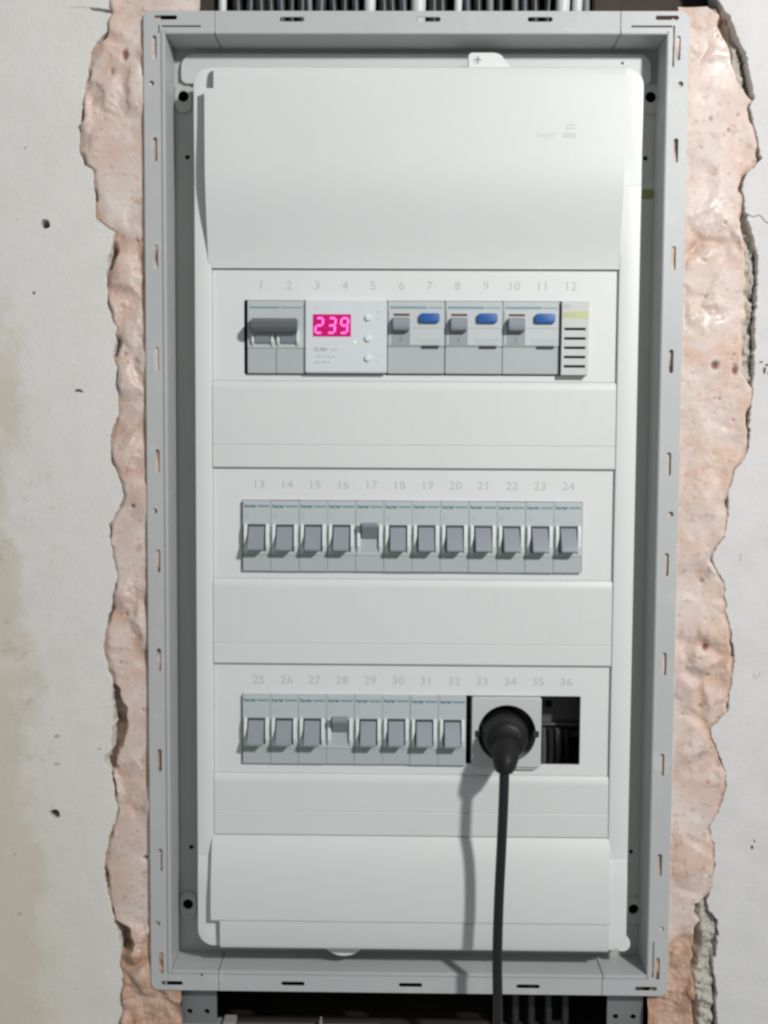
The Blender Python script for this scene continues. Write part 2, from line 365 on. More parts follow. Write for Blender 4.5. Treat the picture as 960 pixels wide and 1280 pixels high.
make('broken_edge', rubble(1, 232, 330, lambda z: 186 + (330 - z) * .16, lambda z: 193 + (330 - z) * .19, -7, 7.0), 'plaster_rubble', wall, angle=60)
make('broken_edge', rubble(1, 80, 204, lambda z: 202, lambda z: 214, -5.5, 4.0), 'plaster_rubble', wall, angle=60)

# ---------------------------------------------------------------- expanding foam left and right of the box
def interp(tab, z):
    for a, b in zip(tab, tab[1:]):
        if a[1] >= z >= b[1] and a[1] != b[1]: return abs(a[0] + (b[0] - a[0]) * (a[1] - z) / (a[1] - b[1]))
    return abs(tab[0][0]) if z > tab[0][1] else abs(tab[-1][0])
def table(tab, pts):
    return interp([(p[1], p[0]) for p in pts], 0)
def foam(side, tab, insets, ztop, zbot, inner, seed, pits, name, label):
    rnd = random.Random(seed)
    pl = list(pits) + [(rnd.uniform(169, 205), rnd.uniform(-300, 300), rnd.choice((.4, .5, .5, .6, .7, 1.0)), 1) for _ in range(80)]
    bucket = {}
    for p in pl:
        for k in (-1, 0, 1): bucket.setdefault(int(p[1] // 8) + k, []).append(p)
    bm = bmesh.new(); rows = []; sk = []; pt = []
    nzz = int((ztop - zbot) / .8); nx = 64
    for i in range(nzz + 1):
        z = ztop - (ztop - zbot) * i / nzz
        ins = 0
        for c, hw, dep in insets: ins = max(ins, dep * (1 - sst(hw * .5, hw, abs(z - c))))
        a = interp(tab, z) + 1.2 * noise.noise(Vector((0, z * .16, seed))); b = inner(z); row = []
        for j in range(nx + 1):
            x = a + 2.5 - (a + 2.5 - b) * j / nx
            p = Vector((x, z, seed * 7.7))
            big = noise.fractal(p * .030, .8, 2.0, 3); med = noise.fractal(p * .085, .7, 2.1, 4)
            vd = noise.voronoi(Vector((x * .042 + .16 * med, z * .037, seed)))[0]; cr = vd[1] - vd[0]
            lump = 2.4 * sst(0, .6, cr) - .8
            unc = sst(-.05, .25, noise.noise(Vector((x * .012, z * .021, seed * 3.1)))); raw = 1.5 + 1.8 * big + (.5 - .2 * unc) * med + lump * (.6 + 1.1 * unc)
            low = sst(-258, -285, z); raw += 1.2 * low + 1.6 * low * (lump + .8 * med)
            cutl = 1.0 + 2.6 * unc + .5 * noise.noise(p * .02) + .22 * noise.fractal(p * .13, .8, 2, 3) + 5 * low
            h = .9; dd = max(0, h - abs(raw - cutl)) / h; d = min(raw, cutl) - dd * dd * h * .25      # knife-trimmed: soft minimum
            skin = sst(.6, 3.4, cutl - raw - 2.0 * unc) * .8; pit = 0
            for q in bucket.get(int(z // 8), ()):
                r = math.hypot((x - q[0]), (z - q[1]) / q[3]) / q[2]
                if r < 1.6: d -= q[2] * 1.1 * (1 - sst(.3, 1.5, r)); pit = max(pit, (1 - sst(.5, 1.3, r)) * (.85 if q[2] > 1.4 else .42))
            t = a - ins - x
            roll = 1 - sst(-1.5, 3.4 + 2.2 * noise.noise(Vector((x * .1, z * .12, seed + 3))), t)
            d -= (2.0 + 13 * min(1, ins / 4) + 7 * sst(.15, .5, noise.noise(Vector((3.1, z * .07, seed))))) * roll; skin = max(skin, .45 * sst(.15, .7, roll))
            if t < .6: d = min(d, -.7 - .5 * max(0, .6 - t))
            if abs(z) < 311 + 0 * x:
                k = sst(174, 166.5, x)
                d = d * (1 - k) + min(d, 2.95) * k
                if x < 167: d = min(d + 1.2, 2.95)
            if abs(z) < 315 and x < 167.5: d = min(d, 2.95)
            row.append(bm.verts.new((side * x, -d, z))); sk.append(max(skin, low * (.75 + .5 * med))); pt.append(pit)
        rows.append(row)
    for i in range(nzz):
        for j in range(nx): bm.faces.new((rows[i][j], rows[i][j + 1], rows[i + 1][j + 1], rows[i + 1][j]))
    bmesh.ops.recalc_face_normals(bm, faces=bm.faces)
    if sum(f.normal.y for f in list(bm.faces)[::97]) > 0: bmesh.ops.reverse_faces(bm, faces=bm.faces)
    me = bpy.data.meshes.new(name)
    for v in bm.verts: v.co *= S
    bm.to_mesh(me); bm.free()
    me.polygons.foreach_set('use_smooth', [True] * len(me.polygons)); me.materials.append(MAT['foam'])
    me.attributes.new('skin', 'FLOAT', 'POINT').data.foreach_set('value', sk); me.attributes.new('pit', 'FLOAT', 'POINT').data.foreach_set('value', pt)
    o = bpy.data.objects.new(name, me); COL.objects.link(o)
    return tag(o, label, 'foam', 'expanding foam around the box')
FL = [(-195, 345), (-187, 308)] + OUT_L[7:]
def inl(z): return 156 if abs(z) < 306 else (156 - 24 * sst(306, 309, z) if z > 0 else 147)
foam(-1, FL, [(-118, 10, 4), (-136, 22, 6), (-158, 8, 5), (-275, 12, 8), (160, 10, 2), (105, 8, 2)], 326, -349, inl, 1.7,
     [(178.5, 283, 1.9, 1.7), (176, 5, 1.5, .8), (181, -64, 1.2, 1.2), (185, -95, 1.0, 1), (170, -222, 1.9, .6), (187, 273, 1.4, 1.5), (191, 296, 1.5, 1.6)], 'expanding_foam', 'trimmed peach expanding foam filling the gap left of the grey frame')
def inr(z): return 156 if abs(z) < 306 else (160 if z > 0 else 155)
FR = [(180, 345), (181, 312)] + OUT_R[3:]
foam(1, FR, [(-300, 60, 13), (-268, 24, 9), (-252, 6, 6), (285, 30, 7), (140, 60, 5), (100, 20, 5)], 312, -349, inr, 5.2,
     [(187.5, 94.9, 2.3, 1.15), (186.2, -82.1, 2.0, 1), (181, 245, 1.2, 1.3), (192, 238, 1.2, 1), (183, -40, 1.3, 1.2), (188, -100, 1.2, 1), (200, 92, 1.8, 1.6), (184, -120, 1.3, 1)], 'expanding_foam', 'lumpy pink expanding foam filling the gap right of the grey frame')

# ---------------------------------------------------------------- the recessed box with its grey flange
dbx = thing('distribution_box', (0, -22, -308), 'grey recessed distribution box frame set in a broken-out wall', 'electrical box')
def arc(cx, cz, r, a0, a1, n=6): return [(cx + r * math.cos(math.radians(a0 + (a1 - a0) * i / n)), cz + r * math.sin(math.radians(a0 + (a1 - a0) * i / n))) for i in range(n + 1)]
SZ = [286, 225, 160, 97, 33.5, -29.5, -92.3, -157, -222, -290]
def side_rail(s):
    xo, xi, xc = 166.2, 154.2, 122.6 if s < 0 else 124.6
    pts = [(xc, 308)] + arc(xo - 5, 303, 5, 90, 0) + arc(xo - 5, -303, 5, 0, -90) + [(xc, -308), (xc, -295.2), (xi, -295.2), (xi, 295.2), (xc, 295.2)]
    holes = [slot(159.6, z, 2.6, 14.5) for z in SZ] + [circle(161.6, z, 1.6, 14) for z in (264.7, 2.2, -263.8)]
    holes += [slot(152.6, 304, 14, 2.4), slot(152.6, -303.3, 14, 2.6)]
    if s > 0: holes += [rrect(131, 155.6, 298.4, 299.3, .2, 2), rrect(156.4, 157.3, 275, 299.2, .2, 2), rrect(156.2, 157.1, -296, -272, .2, 2)]
    else: holes += [rrect(131, 155, 298.4, 299.2, .2, 2), rrect(156.4, 157.2, 294.6, 299.4, .2, 2), circle(133.5, -297.6, .8, 10)]
    if s < 0:
        pts = [(-x, z) for x, z in pts[::-1]]; holes = [[(-x, z) for x, z in h[::-1]] for h in holes]
    wl = box(-155.2, -152.8, -22, 5.0, -296.5, 296.5, .5) if s < 0 else box(152.8, 155.2, -22, 5.0, -296.5, 296.5, .5)
    xa = (-152.9, -122.75) if s < 0 else (124.75, 152.9)
    return [plate(pts, holes, 3.1, 4, .25), wl, box(xa[0], xa[1], -22, 4.9, 294, 296.4, .4), box(xa[0], xa[1], -22, 4.9, -296.4, -294, .4)]
make('side_rail', side_rail(-1), 'frame_grey', dbx)
make('side_rail', side_rail(1), 'frame_grey', dbx)
RX = (-122.3, 124.3)
make('top_rail', [plate([(RX[0], 295), (RX[1], 295), (RX[1], 308), (RX[0], 308)], [slot(x, 303, 15, 2.6) for x in (-75.3, 7.6, 75.6)], 3.1, 4, .25), box(RX[0], RX[1], -22, 4.9, 294, 296.4, .4)], 'frame_grey', dbx)
make('bottom_rail', [plate([(RX[0], -308), (RX[1], -308), (RX[1], -295), (RX[0], -295)], [slot(x, -302.7, 15, 2.6) for x in (-74.5, 1.3, 76.9)], 3.1, 4, .25), box(RX[0], RX[1], -22, 4.9, -296.4, -294, .4)], 'frame_grey', dbx)
holes = [circle(sx * 148.2 + 1.2, z, 4.2, 20) for sx in (-1, 1) for z in (265, -262)] + [circle(sx * 146 + 1.2, z, 1.5, 12) for sx in (-1, 1) for z in (227.4, -223.5)]
make('inner_flange', plate(rrect(-154, 154, -295.4, 295.4, 3), [rrect(-129, 131, -266, 266, 4)] + holes, -24, -22, .2), 'well_grey', dbx)
for sx in (-1, 1):
    for z in (265, -262):
        x = sx * 148.2 + 1.2
        make('mounting_boss', plate(slot(x, z - 1, 11.0, 19), [circle(x, z, 3.4, 20)], -22.1, -20.6, .3), 'well_grey', dbx)
make('back_box', [box(-134, 136, -82, -80, -272, 272), box(-134, -132, -80, -24.2, -272, 272), box(134, 136, -80, -24.2, -272, 272), box(-132, 134, -80, -24.2, 270, 272), box(-132, 134, -80, -24.2, -272, -270)], 'inside_grey', dbx)
for z in (111, -13, -137): make('mounting_rail', prism([(z - 17.5, -52), (z - 17.5, -50.5), (z - 13, -50.5), (z - 13, -57), (z + 13, -57), (z + 13, -50.5), (z + 17.5, -50.5), (z + 17.5, -52), (z + 14.5, -52), (z + 14.5, -58.5), (z - 14.5, -58.5), (z - 14.5, -52)], -128, 130), 'ear_metal', dbx)
for sx, x0 in ((-1, -149), (1, 130)):
    make('mounting_ear', plate(rrect(x0, x0 + 23.5, -341, -300, 1.5), [circle(x0 + 5.6, -327.5, 1.8, 14), circle(x0 + 17, -327.5, 1.8, 14)], -8, -6, .25), 'ear_metal', dbx)
make('colour_mark', box(143, 152.6, -21.98, -21.3, 202.2, 207.6, .2), 'tape_yellow', dbx)

# ---------------------------------------------------------------- white front cover
cv = thing('front_cover', (1.8, -22, -278), 'white plastic cover with numbered openings screwed into the grey frame', 'cover')
CX0, CX1, PX0, PX1 = -136.1, 139.6, -125.5, 126.8
inner_loop = [(PX0, -258.6), (-121.4, -258.6), (-121.4, -276.8), (PX1, -276.8), (PX1, 272.7), (-122.0, 272.7), (-122.0, 259.2), (PX0, 259.2)]
make('cover_frame', plate(rrect(CX0, CX1, -278, 274.2, 11, 8), [inner_loop], -21.5, 2.5, .9, 2), 'cover_white', cv)
make('strip_end', ramp(plate(rrect(CX0 + .5, -122.3, 204, 273.8, [0, 10.5, .5, 0], 8), [], 2.3, 5.2, .6, 2, 6), lambda z: .1 + .9 * sst(200, 250, z)), 'cover_white', cv)
make('strip_end', ramp(plate(rrect(PX1 + .4, CX1 - .5, 204, 273.8, [10.5, 0, 0, .5], 8), [], 2.3, 5.2, .6, 2, 6), lambda z: .1 + .9 * sst(200, 250, z)), 'cover_white', cv)
make('strip_end', ramp(plate(rrect(CX0 + .5, -121.8, -277.6, -219.5, [0, .5, 10.5, 0], 8), [], 2.3, 5.0, .6, 2, 6), lambda z: .1 + .9 * sst(-217, -232, z)), 'cover_white', cv)
make('strip_end', ramp(plate(rrect(PX1 + .4, CX1 - .5, -277.6, -219.5, [.5, 0, 0, 10.5], 8), [], 2.3, 5.0, .6, 2, 6), lambda z: .1 + .9 * sst(-217, -232, z)), 'cover_white', cv)
def notched(prof_full, zn, xa, xb, xc, above):
    """lid of one profile whose left edge is set back (xb instead of xa) above or below height zn"""
    bm = bmesh.new(); g = {}
    def V(x, z, d):
        k = (round(x, 3), round(z, 3), round(d, 3))
        if k not in g: g[k] = bm.verts.new((x, -d, z))
        return g[k]
    n = len(prof_full); keep = (lambda z: z <= zn + 1e-6) if above else (lambda z: z >= zn - 1e-6)
    for i in range(n - 1):
        (z0, d0), (z1, d1) = prof_full[i], prof_full[i + 1]
        bm.faces.new((V(xb, z0, d0), V(xc, z0, d0), V(xc, z1, d1), V(xb, z1, d1)))
        wide = keep(z0) and keep(z1)
        if wide: bm.faces.new((V(xa, z0, d0), V(xb, z0, d0), V(xb, z1, d1), V(xa, z1, d1)))
        xl = xa if wide else xb
        bm.faces.new((V(xl, z0, d0), V(xl, z1, d1), V(xl, z1, -2), V(xl, z0, -2)))
        bm.faces.new((V(xc, z0, d0), V(xc, z0, -2), V(xc, z1, -2), V(xc, z1, d1)))
    for (z, d), x0 in ((prof_full[0], xb if above else xa), (prof_full[-1], xa if above else xb)):
        bm.faces.new((V(x0, z, d), V(xc, z, d), V(xc, z, -2), V(x0, z, -2)))
    dn = [d for z, d in prof_full if abs(z - zn) < 1e-6][0]
    bm.faces.new((V(xa, zn, dn), V(xb, zn, dn), V(xb, zn, -2), V(xa, zn, -2)))
    bmesh.ops.remove_doubles(bm, verts=bm.verts, dist=1e-4); bmesh.ops.recalc_face_normals(bm, faces=bm.faces)
    if sum(f.normal.y * f.calc_area() for f in bm.faces) > 0: bmesh.ops.reverse_faces(bm, faces=bm.faces)
    return bm
prof = [(272.6, 8.6), (272.4, 10.2), (271.6, 11.4), (270.0, 12.2), (266, 12.7), (258.9, 12.9)] + spline([(250, 13.0), (228, 13.0), (212, 12.7), (200, 11.6), (188, 9.4), (176, 6.6), (165, 4.1), (157, 2.7), (153.4, 2.25)], 4)
tp = make('top_panel', notched(prof, 258.9, -127.4, -121.9, PX1 - .1, True), 'cover_panel', cv, angle=25)
make('logo', [text('hager', 5.4, 79.5, 230.2, 13.05, .05), box(89.6, 97.0, 12.9, 13.12, 230.0, 233.0), box(90.4, 97.0, 12.9, 13.12, 235.0, 236.0), box(91.2, 96.6, 12.9, 13.12, 237.2, 238.0)], 'emboss_grey', tp)
ROWS = [(153.2, 84.2, 134.0, 88.2, -105.6, 108.5), (29.6, -40.2, 9.4, -35.3, -107.2, 107.3), (-94.7, -165.6, -114.4, -158.7, -107.5, 108.1)]
NUMZ = [143.5, 19.4, -104.9]
for r, (za, zb, oa, ob, xa, xb) in enumerate(ROWS):
    rp = make('row_panel', plate([(PX0 + .2, zb), (PX1 - .2, zb), (PX1 - .2, za), (PX0 + .2, za)], [rrect(xa, xb, ob, oa, .8, 3)], -2.2, 0, .25), 'cover_white', cv)
    x0, x1 = ((-94.9, 97.4), (-96.6, 98.2), (-96.8, 98.8))[r]
    for k in range(12):
        make('number', text(str(r * 12 + k + 1), 7.4, x0 + (x1 - x0) * k / 11, NUMZ[r] - 2.7, .02, .06, 'CENTER', 1.12), 'number_grey', rp)
def spacer(zt, zb, zl):
    return prism([(zt, -2.2), (zt, .1), (zt - .8, 1.0), (zt - 3.2, 2.0), (zt - 5, 2.15), (zt - 6, 2.155), (zl + .6, 2.2), (zl + .35, 2.2), (zl + .12, 1.75), (zl - .12, 1.75), (zl - .35, 2.3), (zb + .7, 2.4), (zb + .1, 1.9), (zb + .1, -2.2)], PX0 + .3, PX1 - .3, .12, 1)
for zt, zb, zl in ((84.1, 29.7, 44.1), (-40.3, -94.6, -81.4), (-165.7, -205.5, -190)):
    spn = make('spacer_panel', spacer(zt, zb, zl), 'cover_panel', cv, angle=20)
    for k in range(13):
        x = -107 + 17.8 * k
        make('score_line', box(x - .12, x + .12, 2.0, 2.235, zl + .5, zt - 5.5), 'cover_panel', spn)
prof = [(-205.7, -2), (-205.7, 2.2)] + spline([(-206.5, 2.6), (-212, 4.8), (-219, 6.9), (-228, 8.6), (-240, 9.9), (-251, 10.4), (-258.2, 10.4)], 4) + [(-258.8, 9.9), (-258.8, -2)]
make('bottom_panel', [prism(prof, -126.6, PX1 + .6, .4), prism([(-259.0, -2), (-259.0, 9.9), (-274, 9.4), (-276.6, 8.6), (-277.9, 6.6), (-277.9, -2)], -120.9, PX1 + .6, .4)], 'cover_panel', cv, angle=25)
lug = make('screw_lug', plate([(33, 271)] + arc(35.2, 283.0, 2.6, 180, 90) + [(48, 285.6)] + arc(49, 279.2, 6.2, 80, 30) + [(58.5, 277.4), (60, 275), (60, 271)], [], -8, -2, .5), 'lug_white', cv)
make('screw', [plate(circle(38.6, 281, 2.5, 18), [], -2.1, -1.6, .2)], 'lug_white', lug)
make('screw_cross', [box(36.6, 40.6, -1.7, -1.5, 280.6, 281.4), box(38.2, 39.0, -1.7, -1.45, 279, 283)], 'grey_print', lug)
lug = make('screw_lug', plate(arc(-42, -276, 13, 180, 360, 16)[:] + [(-29, -273), (-55, -273)], [], -6, 0, .5), 'lug_white', cv)
for v in lug.data.vertices: v.co.z = v.co.z if v.co.z > .004 else v.co.z * .72
make('screw_cross', [box(-37, -34.6, -.1, .15, -280.2, -279.5), box(-36.1, -35.4, -.1, .2, -281, -278.6)], 'grey_print', lug)
make('screw_lug', plate(circle(138.0, -276.2, 5.2, 20), [], -6, -1, .5), 'lug_white', cv)
make('mounting_bracket', plate(rrect(-147.8, 148.6, 272, 290.6, [7.5, 8.5, 4, 3], 8), [circle(1, 279, 1.1, 10), circle(130.5, 285, .8, 8)], -20.5, -18, .4), 'bracket_shade', cv)

# ---------------------------------------------------------------- row of single breakers (one prototype, copied)
def toggle_prof(up):
    p = [(5.6, 2.2), (5.9, 4.2), (4.8, 5.0), (-6.0, 11.6), (-7.8, 12.2), (-8.9, 11.2), (-8.2, 2.2)]
    if up: p = [(-1.8, 2.2), (-1.2, 4.0), (0, 4.8), (6.6, 11.4), (8.4, 11.8), (9.3, 10.6), (8.6, 2.2)]
    return p
def make_breaker(up):
    t = thing('circuit_breaker', (0, 3, 0), 'x', 'breaker')
    HW = 8.82
    make('body', [box(-HW, HW, -44, 3.0, -12, 22.2, .22)], 'breaker_grey', t)
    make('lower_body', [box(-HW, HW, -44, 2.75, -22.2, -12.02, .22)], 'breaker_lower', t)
    make('brand_print', [text('hager', 3.1, -7.9, 17.8, 3.02, .05, 'LEFT', 1.12, .12)], 'teal_print', t)
    make('type_print', [box(.6, 8.0, 2.9, 3.07, 18.0, 19.3)], 'teal_pale', t)
    make('rating_print', [text('C', 2.2, -6.2, 12.4, 3.02, .05), box(-7.4, -5.2, 2.9, 3.06, 11.0, 11.5)], 'pale_print', t)
    for s in (-1, 1):
        make('toggle_guard', prism([(7.6, 2.5), (7.2, 4.8), (2, 5.8), (-6, 5.4), (-10.4, 3.4), (-10.6, 2.5)], s * 6.8 - 1.0, s * 6.8 + 1.0, .25), 'ridge_light', t)
    make('toggle_well', [box(-5.75, 5.75, 2.9, 3.12, -9.6, 7.3, .05)], 'breaker_lower' if up else 'toggle_gap_shade', t)
    make('toggle', prism(toggle_prof(up), -4.95, 4.95, .35), 'toggle_blue_grey', t)
    return t
proto = {False: make_breaker(False), True: make_breaker(True)}
used = set()
ORD = 'first second third fourth fifth sixth seventh eighth ninth tenth eleventh twelfth'.split()
def put_breaker(x, z, num, up):
    o = proto[up]
    if up in used: o = copy_tree(o)
    used.add(up)
    o.location = ((x + random.uniform(-.06, .06)) * S, -.003 + random.uniform(-.25, .25) * S, (z + random.uniform(-.15, .15)) * S)
    o['label'] = '%s breaker from the left in the %s row, under printed %d, toggle %s' % (ORD[(num - 1) % 12], 'middle' if num < 25 else 'bottom', num, 'up' if up else 'down')
    o['category'] = 'breaker'; o['group'] = 'single-pole circuit breakers'
for k in range(12): put_breaker(-97.45 + 17.75 * k, -13.0, 13 + k, k == 4)
for k in range(8): put_breaker(-97.9 + 17.78 * k, -136.5, 25 + k, k == 3)

# ---------------------------------------------------------------- main two-pole switch
c = (-85.3, 3, 111.1); t = thing('main_switch', c, 'grey two-pole main switch with dark bridging handle under numbers 1 and 2', 'switch')
x0, x1 = -103.1, -67.5
make('body', box(x0, x1, -44, 3, 104, 133.4, .35), 'breaker_grey', t)
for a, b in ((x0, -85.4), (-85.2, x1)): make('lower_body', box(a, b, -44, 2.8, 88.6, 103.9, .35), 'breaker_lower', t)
make('brand_print', [box(x0 + 1.5, x0 + 20, 2.9, 3.08, 128.6, 129.8)], 'teal_pale', t)
make('type_print', [box(x0 + 21, x1 - 1.5, 2.9, 3.07, 128.8, 129.6)], 'teal_pale', t)
for cx in (-93.4, -77.6):
    tg = make('toggle', prism([(117, 2.5), (117, 6), (114, 8.0), (107.2, 4.4), (106.6, 2.5)], cx - 4.9, cx + 4.9, .3), 'toggle_blue_grey', t)
    for s in (-1, 1): make('toggle_guard', prism([(116, 2.5), (115, 5.8), (108, 5.6), (105, 3.4), (104.8, 2.5)], cx + s * 6.0 - .8, cx + s * 6.0 + .8, .25), 'ridge_light', t)
make('handle', prism([(122, 3), (122.3, 6), (119.8, 13.2), (117.5, 14.2), (114.6, 13.2), (112.6, 9.5), (112.4, 3)], -100.4, -71.6, .8), 'handle_dark', t)

# ---------------------------------------------------------------- voltage relay with its lit display
c = (-41.7, 5, 111.1); t = thing('voltage_relay', c, 'white relay module with glowing pink 239 display and three buttons', 'relay')
make('body', box(-67.1, -16.3, -44, 5.0, 88.9, 133.6, .6, 3), 'relay_white', t)
dp = make('display', box(-62.2, -38.6, 4.8, 5.25, 111.2, 124.9, .15), 'display_backing', t)
SEG = {'2': 'abged', '3': 'abgcd', '9': 'abfgcd'}
def digit(ch, cx, cz):
    W, H, T, sl = 2.1, 4.5, .62, .10
    defs = {'a': (0, H, 1), 'g': (0, 0, 1), 'd': (0, -H, 1), 'b': (W, H / 2, 0), 'c': (W, -H / 2, 0), 'f': (-W, H / 2, 0), 'e': (-W, -H / 2, 0)}
    out = []
    for s in SEG[ch]:
        ax, az, hor = defs[s]
        L = (W if hor else H / 2) - .22
        pts = [(-L, 0), (-L + T, T), (L - T, T), (L, 0), (L - T, -T), (-L + T, -T)]
        if not hor: pts = [(b, -a) for a, b in pts]
        out.append(plate([(cx + ax + a + (az + b) * sl, cz + az + b) for a, b in pts], [], 5.2, 5.45, .04, 0))
    return out
for i, ch in enumerate('239'): make('digit', digit(ch, -58.2 + 7.75 * i, 118.0), 'display_segment', dp)
make('indicator_lamp', plate(circle(-36.4, 107.7, 1.0, 14), [], 4.9, 5.5, .25), 'green_led', t)
for z in (123.0, 110.2, 98.0):
    make('button', plate(circle(-28, z, 2.1, 20), [], 4.9, 6.4, .5, 2), 'button_white', t)
make('print', [text('ZUBR', 2.9, -61.6, 102.3, 5.02, .04, 'LEFT', 1.15)], 'grey_print', t)
make('print', [text('D40', 2.3, -51.4, 102.4, 5.02, .04, 'LEFT', 1.1), text('~230 V  50 Hz', 2.2, -61.4, 98.1, 5.02, .04, 'LEFT'), text('max 40 A', 2.2, -61.4, 94.7, 5.02, .04, 'LEFT', 1.1)], 'pale_print', t)
make('print', [text('V', 2.6, -60.6, 128.6, 5.02, .04), text('+', 3.0, -21.8, 125.6, 5.02, .04), text('i', 2.6, -22.0, 108.8, 5.02, .04), text('–', 3.0, -22.0, 98.6, 5.02, .04), text('U', 2.0, -22, 121.5, 5.02, .04), text('U', 2.0, -22, 95.4, 5.02, .04)], 'pale_print', t)

# ---------------------------------------------------------------- three residual-current breakers
def make_rcd():
    t = thing('residual_current_breaker', (1.75, 3, 111.1), 'x', 'breaker')
    a, b = -15.9, 19.4
    make('body', box(a, b, -44, 3.0, 105.6, 133.4, .35), 'breaker_grey', t)
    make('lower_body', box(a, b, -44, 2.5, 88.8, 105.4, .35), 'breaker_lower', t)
    make('face_plate', [plate(rrect(-15.0, 18.6, 106.4, 127.6, [.6, .6, .6, 3], 4), [], 2.8, 3.5, .2)], 'rcd_face', t)
    make('brand_print', [box(a + 1.5, a + 24, 2.9, 3.08, 128.8, 130.2)], 'teal_pale', t)
    make('type_print', [box(a + 25, b - 1.5, 2.9, 3.07, 129.1, 129.8)], 'teal_pale', t)
    make('indicator_window', [box(-12.4, -2.4, 3.3, 3.6, 124.2, 125.7, .1)], 'red_brown', t)
    make('toggle_well', [box(-13.6, -2.0, 3.4, 3.62, 106.7, 122.8, .05)], 'rcd_well', t)
    tg = make('toggle', prism([(123.0, 3), (123.2, 6.0), (121.8, 8.4), (119.0, 9.8), (116.2, 9.6), (114.8, 8.4), (114.4, 3)], -12.8, -2.6, .5), 'toggle_blue_grey', t)
    make('toggle_mark', [box(-8.2, -7.4, 3.6, 3.72, 108.0, 111.2)], 'grey_print', t)
    make('test_button', plate(rrect(3.6, 16.2, 120.0, 125.8, [1.2, 2.2, 1.6, 1.6], 5), [], 3.4, 6.0, .6, 2), 'button_blue', t)
    make('rating_line', [box(-1.4, 18.2, 3.45, 3.58, 116.7, 117.1), box(1.5, 17.6, 3.45, 3.57, 109.4, 109.8), box(2.5, 16.0, 3.45, 3.57, 107.9, 108.2)], 'pale_print', t)
    make('label_slot', [box(5.4, 15.8, 2.4, 3.72, 104.6, 106.0, .1)], 'black_slot', t)
    return t
p = make_rcd(); places = ((0, 'beside the lit display under numbers 6 and 7'), (35.75, 'middle of three, under numbers 8 and 9'), (71.3, 'beside the slotted module under numbers 10 and 11'))
for i, (dx, s) in enumerate(places):
    o = p if i == 0 else copy_tree(p)
    o.location.x = (1.75 + dx) * S
    o['label'] = 'residual-current breaker with blue test button, ' + s; o['group'] = 'residual-current breakers with blue buttons'

# ---------------------------------------------------------------- slotted module under number 12
t = thing('bell_module', (99.6, 6, 111.1), 'off-white narrow module with five dark slots and yellow band under number 12', 'module')
sl = [rrect(93.0, 106.2, z - .75, z + .75, .5, 3) for z in (116.4, 110.6, 104.9, 99.2, 93.5)]
make('body', [plate([(91.4, 88.2), (108.1, 88.2), (108.1, 133.4), (91.4, 133.4)], sl, 3.5, 6.0, .3), box(91.5, 108.0, -44, 2.4, 88.3, 133.3)], 'cream_module', t)
make('slot_backing', box(92, 107.6, 2.5, 3.2, 89, 120), 'black_slot', t)
make('yellow_band', box(91.9, 107.6, 5.9, 6.06, 122.8, 127.2), 'yellow_print', t)
make('print', [text('ST3', 2.6, 92.2, 129.3, 6.02, .04, 'LEFT', 1.1)], 'grey_print', t)
make('print', [text('8 V 1 A', 2.2, 92.6, 124.2, 6.1, .04, 'LEFT')], 'pale_print', t)

# ---------------------------------------------------------------- socket, plug with cord, wires in the empty bay
SXC, SZC = 61.2, -137.9
t = thing('rail_socket', (SXC, 4, -136.6), 'light grey mains socket module under numbers 33 to 35', 'socket')
make('body', plate(rrect(39.0, 82.9, -159.3, -114.8, 1.0), [circle(SXC, SZC, 18.3, 48)], -14, 4.0, .4), 'socket_grey', t)
make('well', [plate(circle(SXC, SZC, 19.5, 40), [], -16, -14.1, .2)], 'socket_shade', t)
for s in (-1, 1): make('earth_clip', box(SXC + s * 18.4 - 1.9, SXC + s * 18.4 + 1.9, -12, 4.5, SZC - 2.0, SZC + 2.0, .3), 'black_slot', t)
make('lower_lip', prism([(-159.4, -10), (-159.4, 3), (-161.2, 2.6), (-161.4, -10)], 44, 80, .2), 'socket_grey', t)
pg = thing('power_plug', (SXC, 4, SZC), 'black round mains plug pushed into the socket, its cord hanging down', 'plug')
make('plug_base', [tube([(SXC - 1.4, -13.5, SZC - .6), (SXC - 1.4, 6, SZC - .6), (SXC - 1.4, 9.0, SZC - .6), (SXC - 1.5, 11.6, SZC - .6)], [14.6, 14.6, 14.3, 13.3], 48)], 'plug_black', pg)
path = [(SXC - 1.5, 10, SZC - .4, 13.3), (SXC - 1.7, 15, SZC - .2, 13.1), (SXC - 1.8, 18.2, SZC - .2, 12.5), (SXC - 1.9, 20.2, SZC - .2, 11.2), (SXC - 2.0, 21.4, SZC - .2, 9.0), (SXC - 2.0, 22.0, SZC - .2, 5.5), (SXC - 2.0, 22.2, SZC - .2, 1.5)]
boot = spline([(SXC - 2.2, 12, SZC - 2.0, 9.2), (SXC - 2.6, 20, SZC - 4.0, 8.9), (SXC - 3.2, 26.5, SZC - 6.6, 8.2), (SXC - 3.8, 31, SZC - 9.0, 7.3), (SXC - 4.2, 34.4, SZC - 12.0, 6.4)], 6)
make('plug_body', [tube([q[:3] for q in path], [q[3] for q in path], 36), tube([q[:3] for q in boot], [q[3] for q in boot], 30), box(SXC - 9, SXC + 5, 20, 22.6, SZC + 2.2, SZC + 3.0, .3)], 'plug_black', pg, angle=40)
gr = []
for i in range(5):
    q = (SXC - 3.3 - .2 * i, 28.0 + 1.4 * i, SZC - 7.4 - 1.15 * i); q2 = (q[0] - .1, q[1] + .55, q[2] - .9)
    gr.append(tube([q, q2], [8.4 - .42 * i, 8.1 - .42 * i], 28))
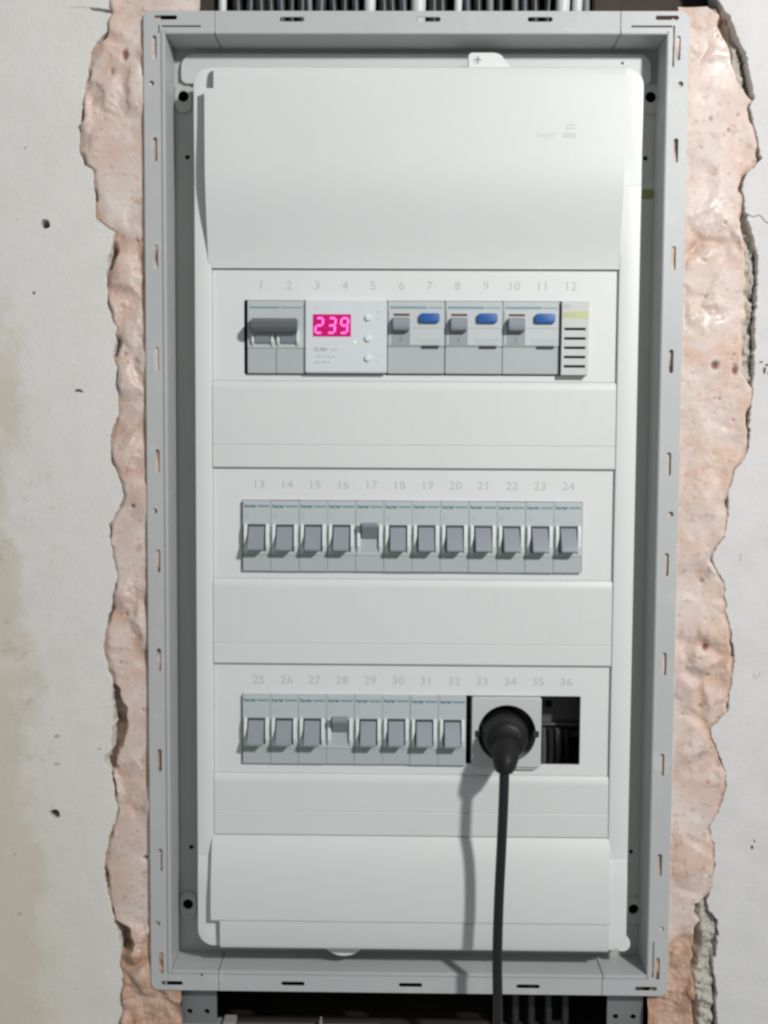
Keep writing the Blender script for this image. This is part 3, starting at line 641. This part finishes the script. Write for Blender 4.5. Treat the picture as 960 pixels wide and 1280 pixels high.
make('strain_relief', gr + [tube([(SXC - 4.1, 34, SZC - 10.2), (SXC - 4.5, 35.6, SZC - 13.6), (SXC - 4.6, 36, SZC - 15.2)], [6.3, 5.6, 4.6], 24)], 'plug_black', pg, angle=40)
cp = spline([(SXC - 4.3, 34.8, SZC - 11.4), (SXC - 4.7, 36.3, SZC - 17), (SXC - 5.0, 37, SZC - 30), (SXC - 5.9, 37, SZC - 60), (SXC - 7.1, 37, SZC - 95), (SXC - 7.6, 37, SZC - 130), (SXC - 7.0, 38, SZC - 165), (SXC - 6.6, 37.5, SZC - 240)], 10)
make('cord', tube(cp, 3.05, 18), 'cord_black', pg, angle=40)
for i, (x, m) in enumerate(((87.5, 'wire_grey'), (92.4, 'cable_dark'), (97.6, 'wire_grey'), (103, 'cable_dark'))):
    o = make('wire', tube(spline([(x, -22, -141), (x + .6, -24, -150), (x + 1.0, -26, -162), (x + .4, -28, -185)], 6), 2.1, 12), m, None, (x, -24, -160), 40)
    tag(o, ['left grey', 'left dark', 'right grey', 'right dark'][i] + ' wire inside the empty opening beside the socket', 'wire', 'wires in the empty opening')
o = make('blank_carrier', [plate([(84, -139), (118, -139), (118, -108), (84, -108)], [circle(92, -126.2, 2.6, 18)], -30, -28, .3), prism([(-139.6, -29), (-139.6, -24), (-137.8, -24), (-137.8, -29)], 84, 118, .2)], 'inside_grey', None, (101, -29, -139))
tag(o, 'dark plastic carrier with a round hole inside the empty opening', 'carrier')

# ---------------------------------------------------------------- cables above and below the box
def cable(x, d, r, m, label, group, up=True, lean=0):
    if up: pth = [(x - lean * .3, d - 4, 301), (x, d, 312), (x + lean, d + 1, 330), (x + lean * 2, d, 355)]
    else: pth = [(x, d, -296), (x + lean, d, -320), (x + lean * 2, d - 1, -355)]
    o = make('cable', tube(spline(pth, 5), r, 12), m, None, (x, d, pth[0][2]), 40)
    tag(o, label, 'cable', group)
for k, (x, r) in enumerate(((-120.5, 2.6), (-28.5, 3.6), (1.8, 4.6), (26.5, 2.5), (91.5, 4.4), (100.5, 3.2))):
    cable(x, -13, r, 'cable_white', ORD[k] + ' white cable from the left above the top rail', 'white cables above the box', lean=.4)
for k, (x, r) in enumerate(((-66, 1.8), (46.6, 2.4), (62.2, 2.3), (106.5, 2.2))):
    cable(x, -14, r, 'cable_grey', ORD[k] + ' grey cable from the left above the top rail', 'grey cables above the box', lean=-.4)
for i, x in enumerate((-112, -104.5, -98, -91, -84, -77.5, -71, -59.5, -52, -45, -38, -20.5, -13.5, -8, 10.5, 17, 33.5, 40, 53.5, 69, 76, 83)):
    bl = i % 3 == 1
    cable(x + random.uniform(-1, 1), -15 - random.uniform(0, 5), random.uniform(2.4, 3.4), 'cable_blue' if bl else 'cable_dark', ('blue-grey' if bl else 'black') + ' cable rising above the top rail', ('blue-grey' if bl else 'black') + ' cables above the box', lean=random.uniform(-1.2, 1.2))
for x in (72.5, 83, 93.5, 106):
    cable(x, -24, 2.6, 'cable_dark', 'dark cable dropping into the cavity below the bottom rail', 'dark cables below the box', False, random.uniform(-1, 1))
# end of a pale plastic trunking strip lying across the cavity under the frame
t = thing('trunking_strip', (-90, -4, -338), 'pale plastic strip across the cavity below the frame, lower left', 'strip')
make('strip', box(-155, -115, -14, -3, -341, -335.6, .5), 'strip_plastic', t)
make('clip', box(-121, -113, -12, -1.5, -339, -332.6, .4), 'strip_plastic', t)
make('strip_tail', box(-112.8, -18, -14, -6, -344, -338.5, .5), 'ear_metal', t)
make('clip', box(-58, -56.6, -12, -6.2, -340, -333, .3), 'strip_plastic', t)
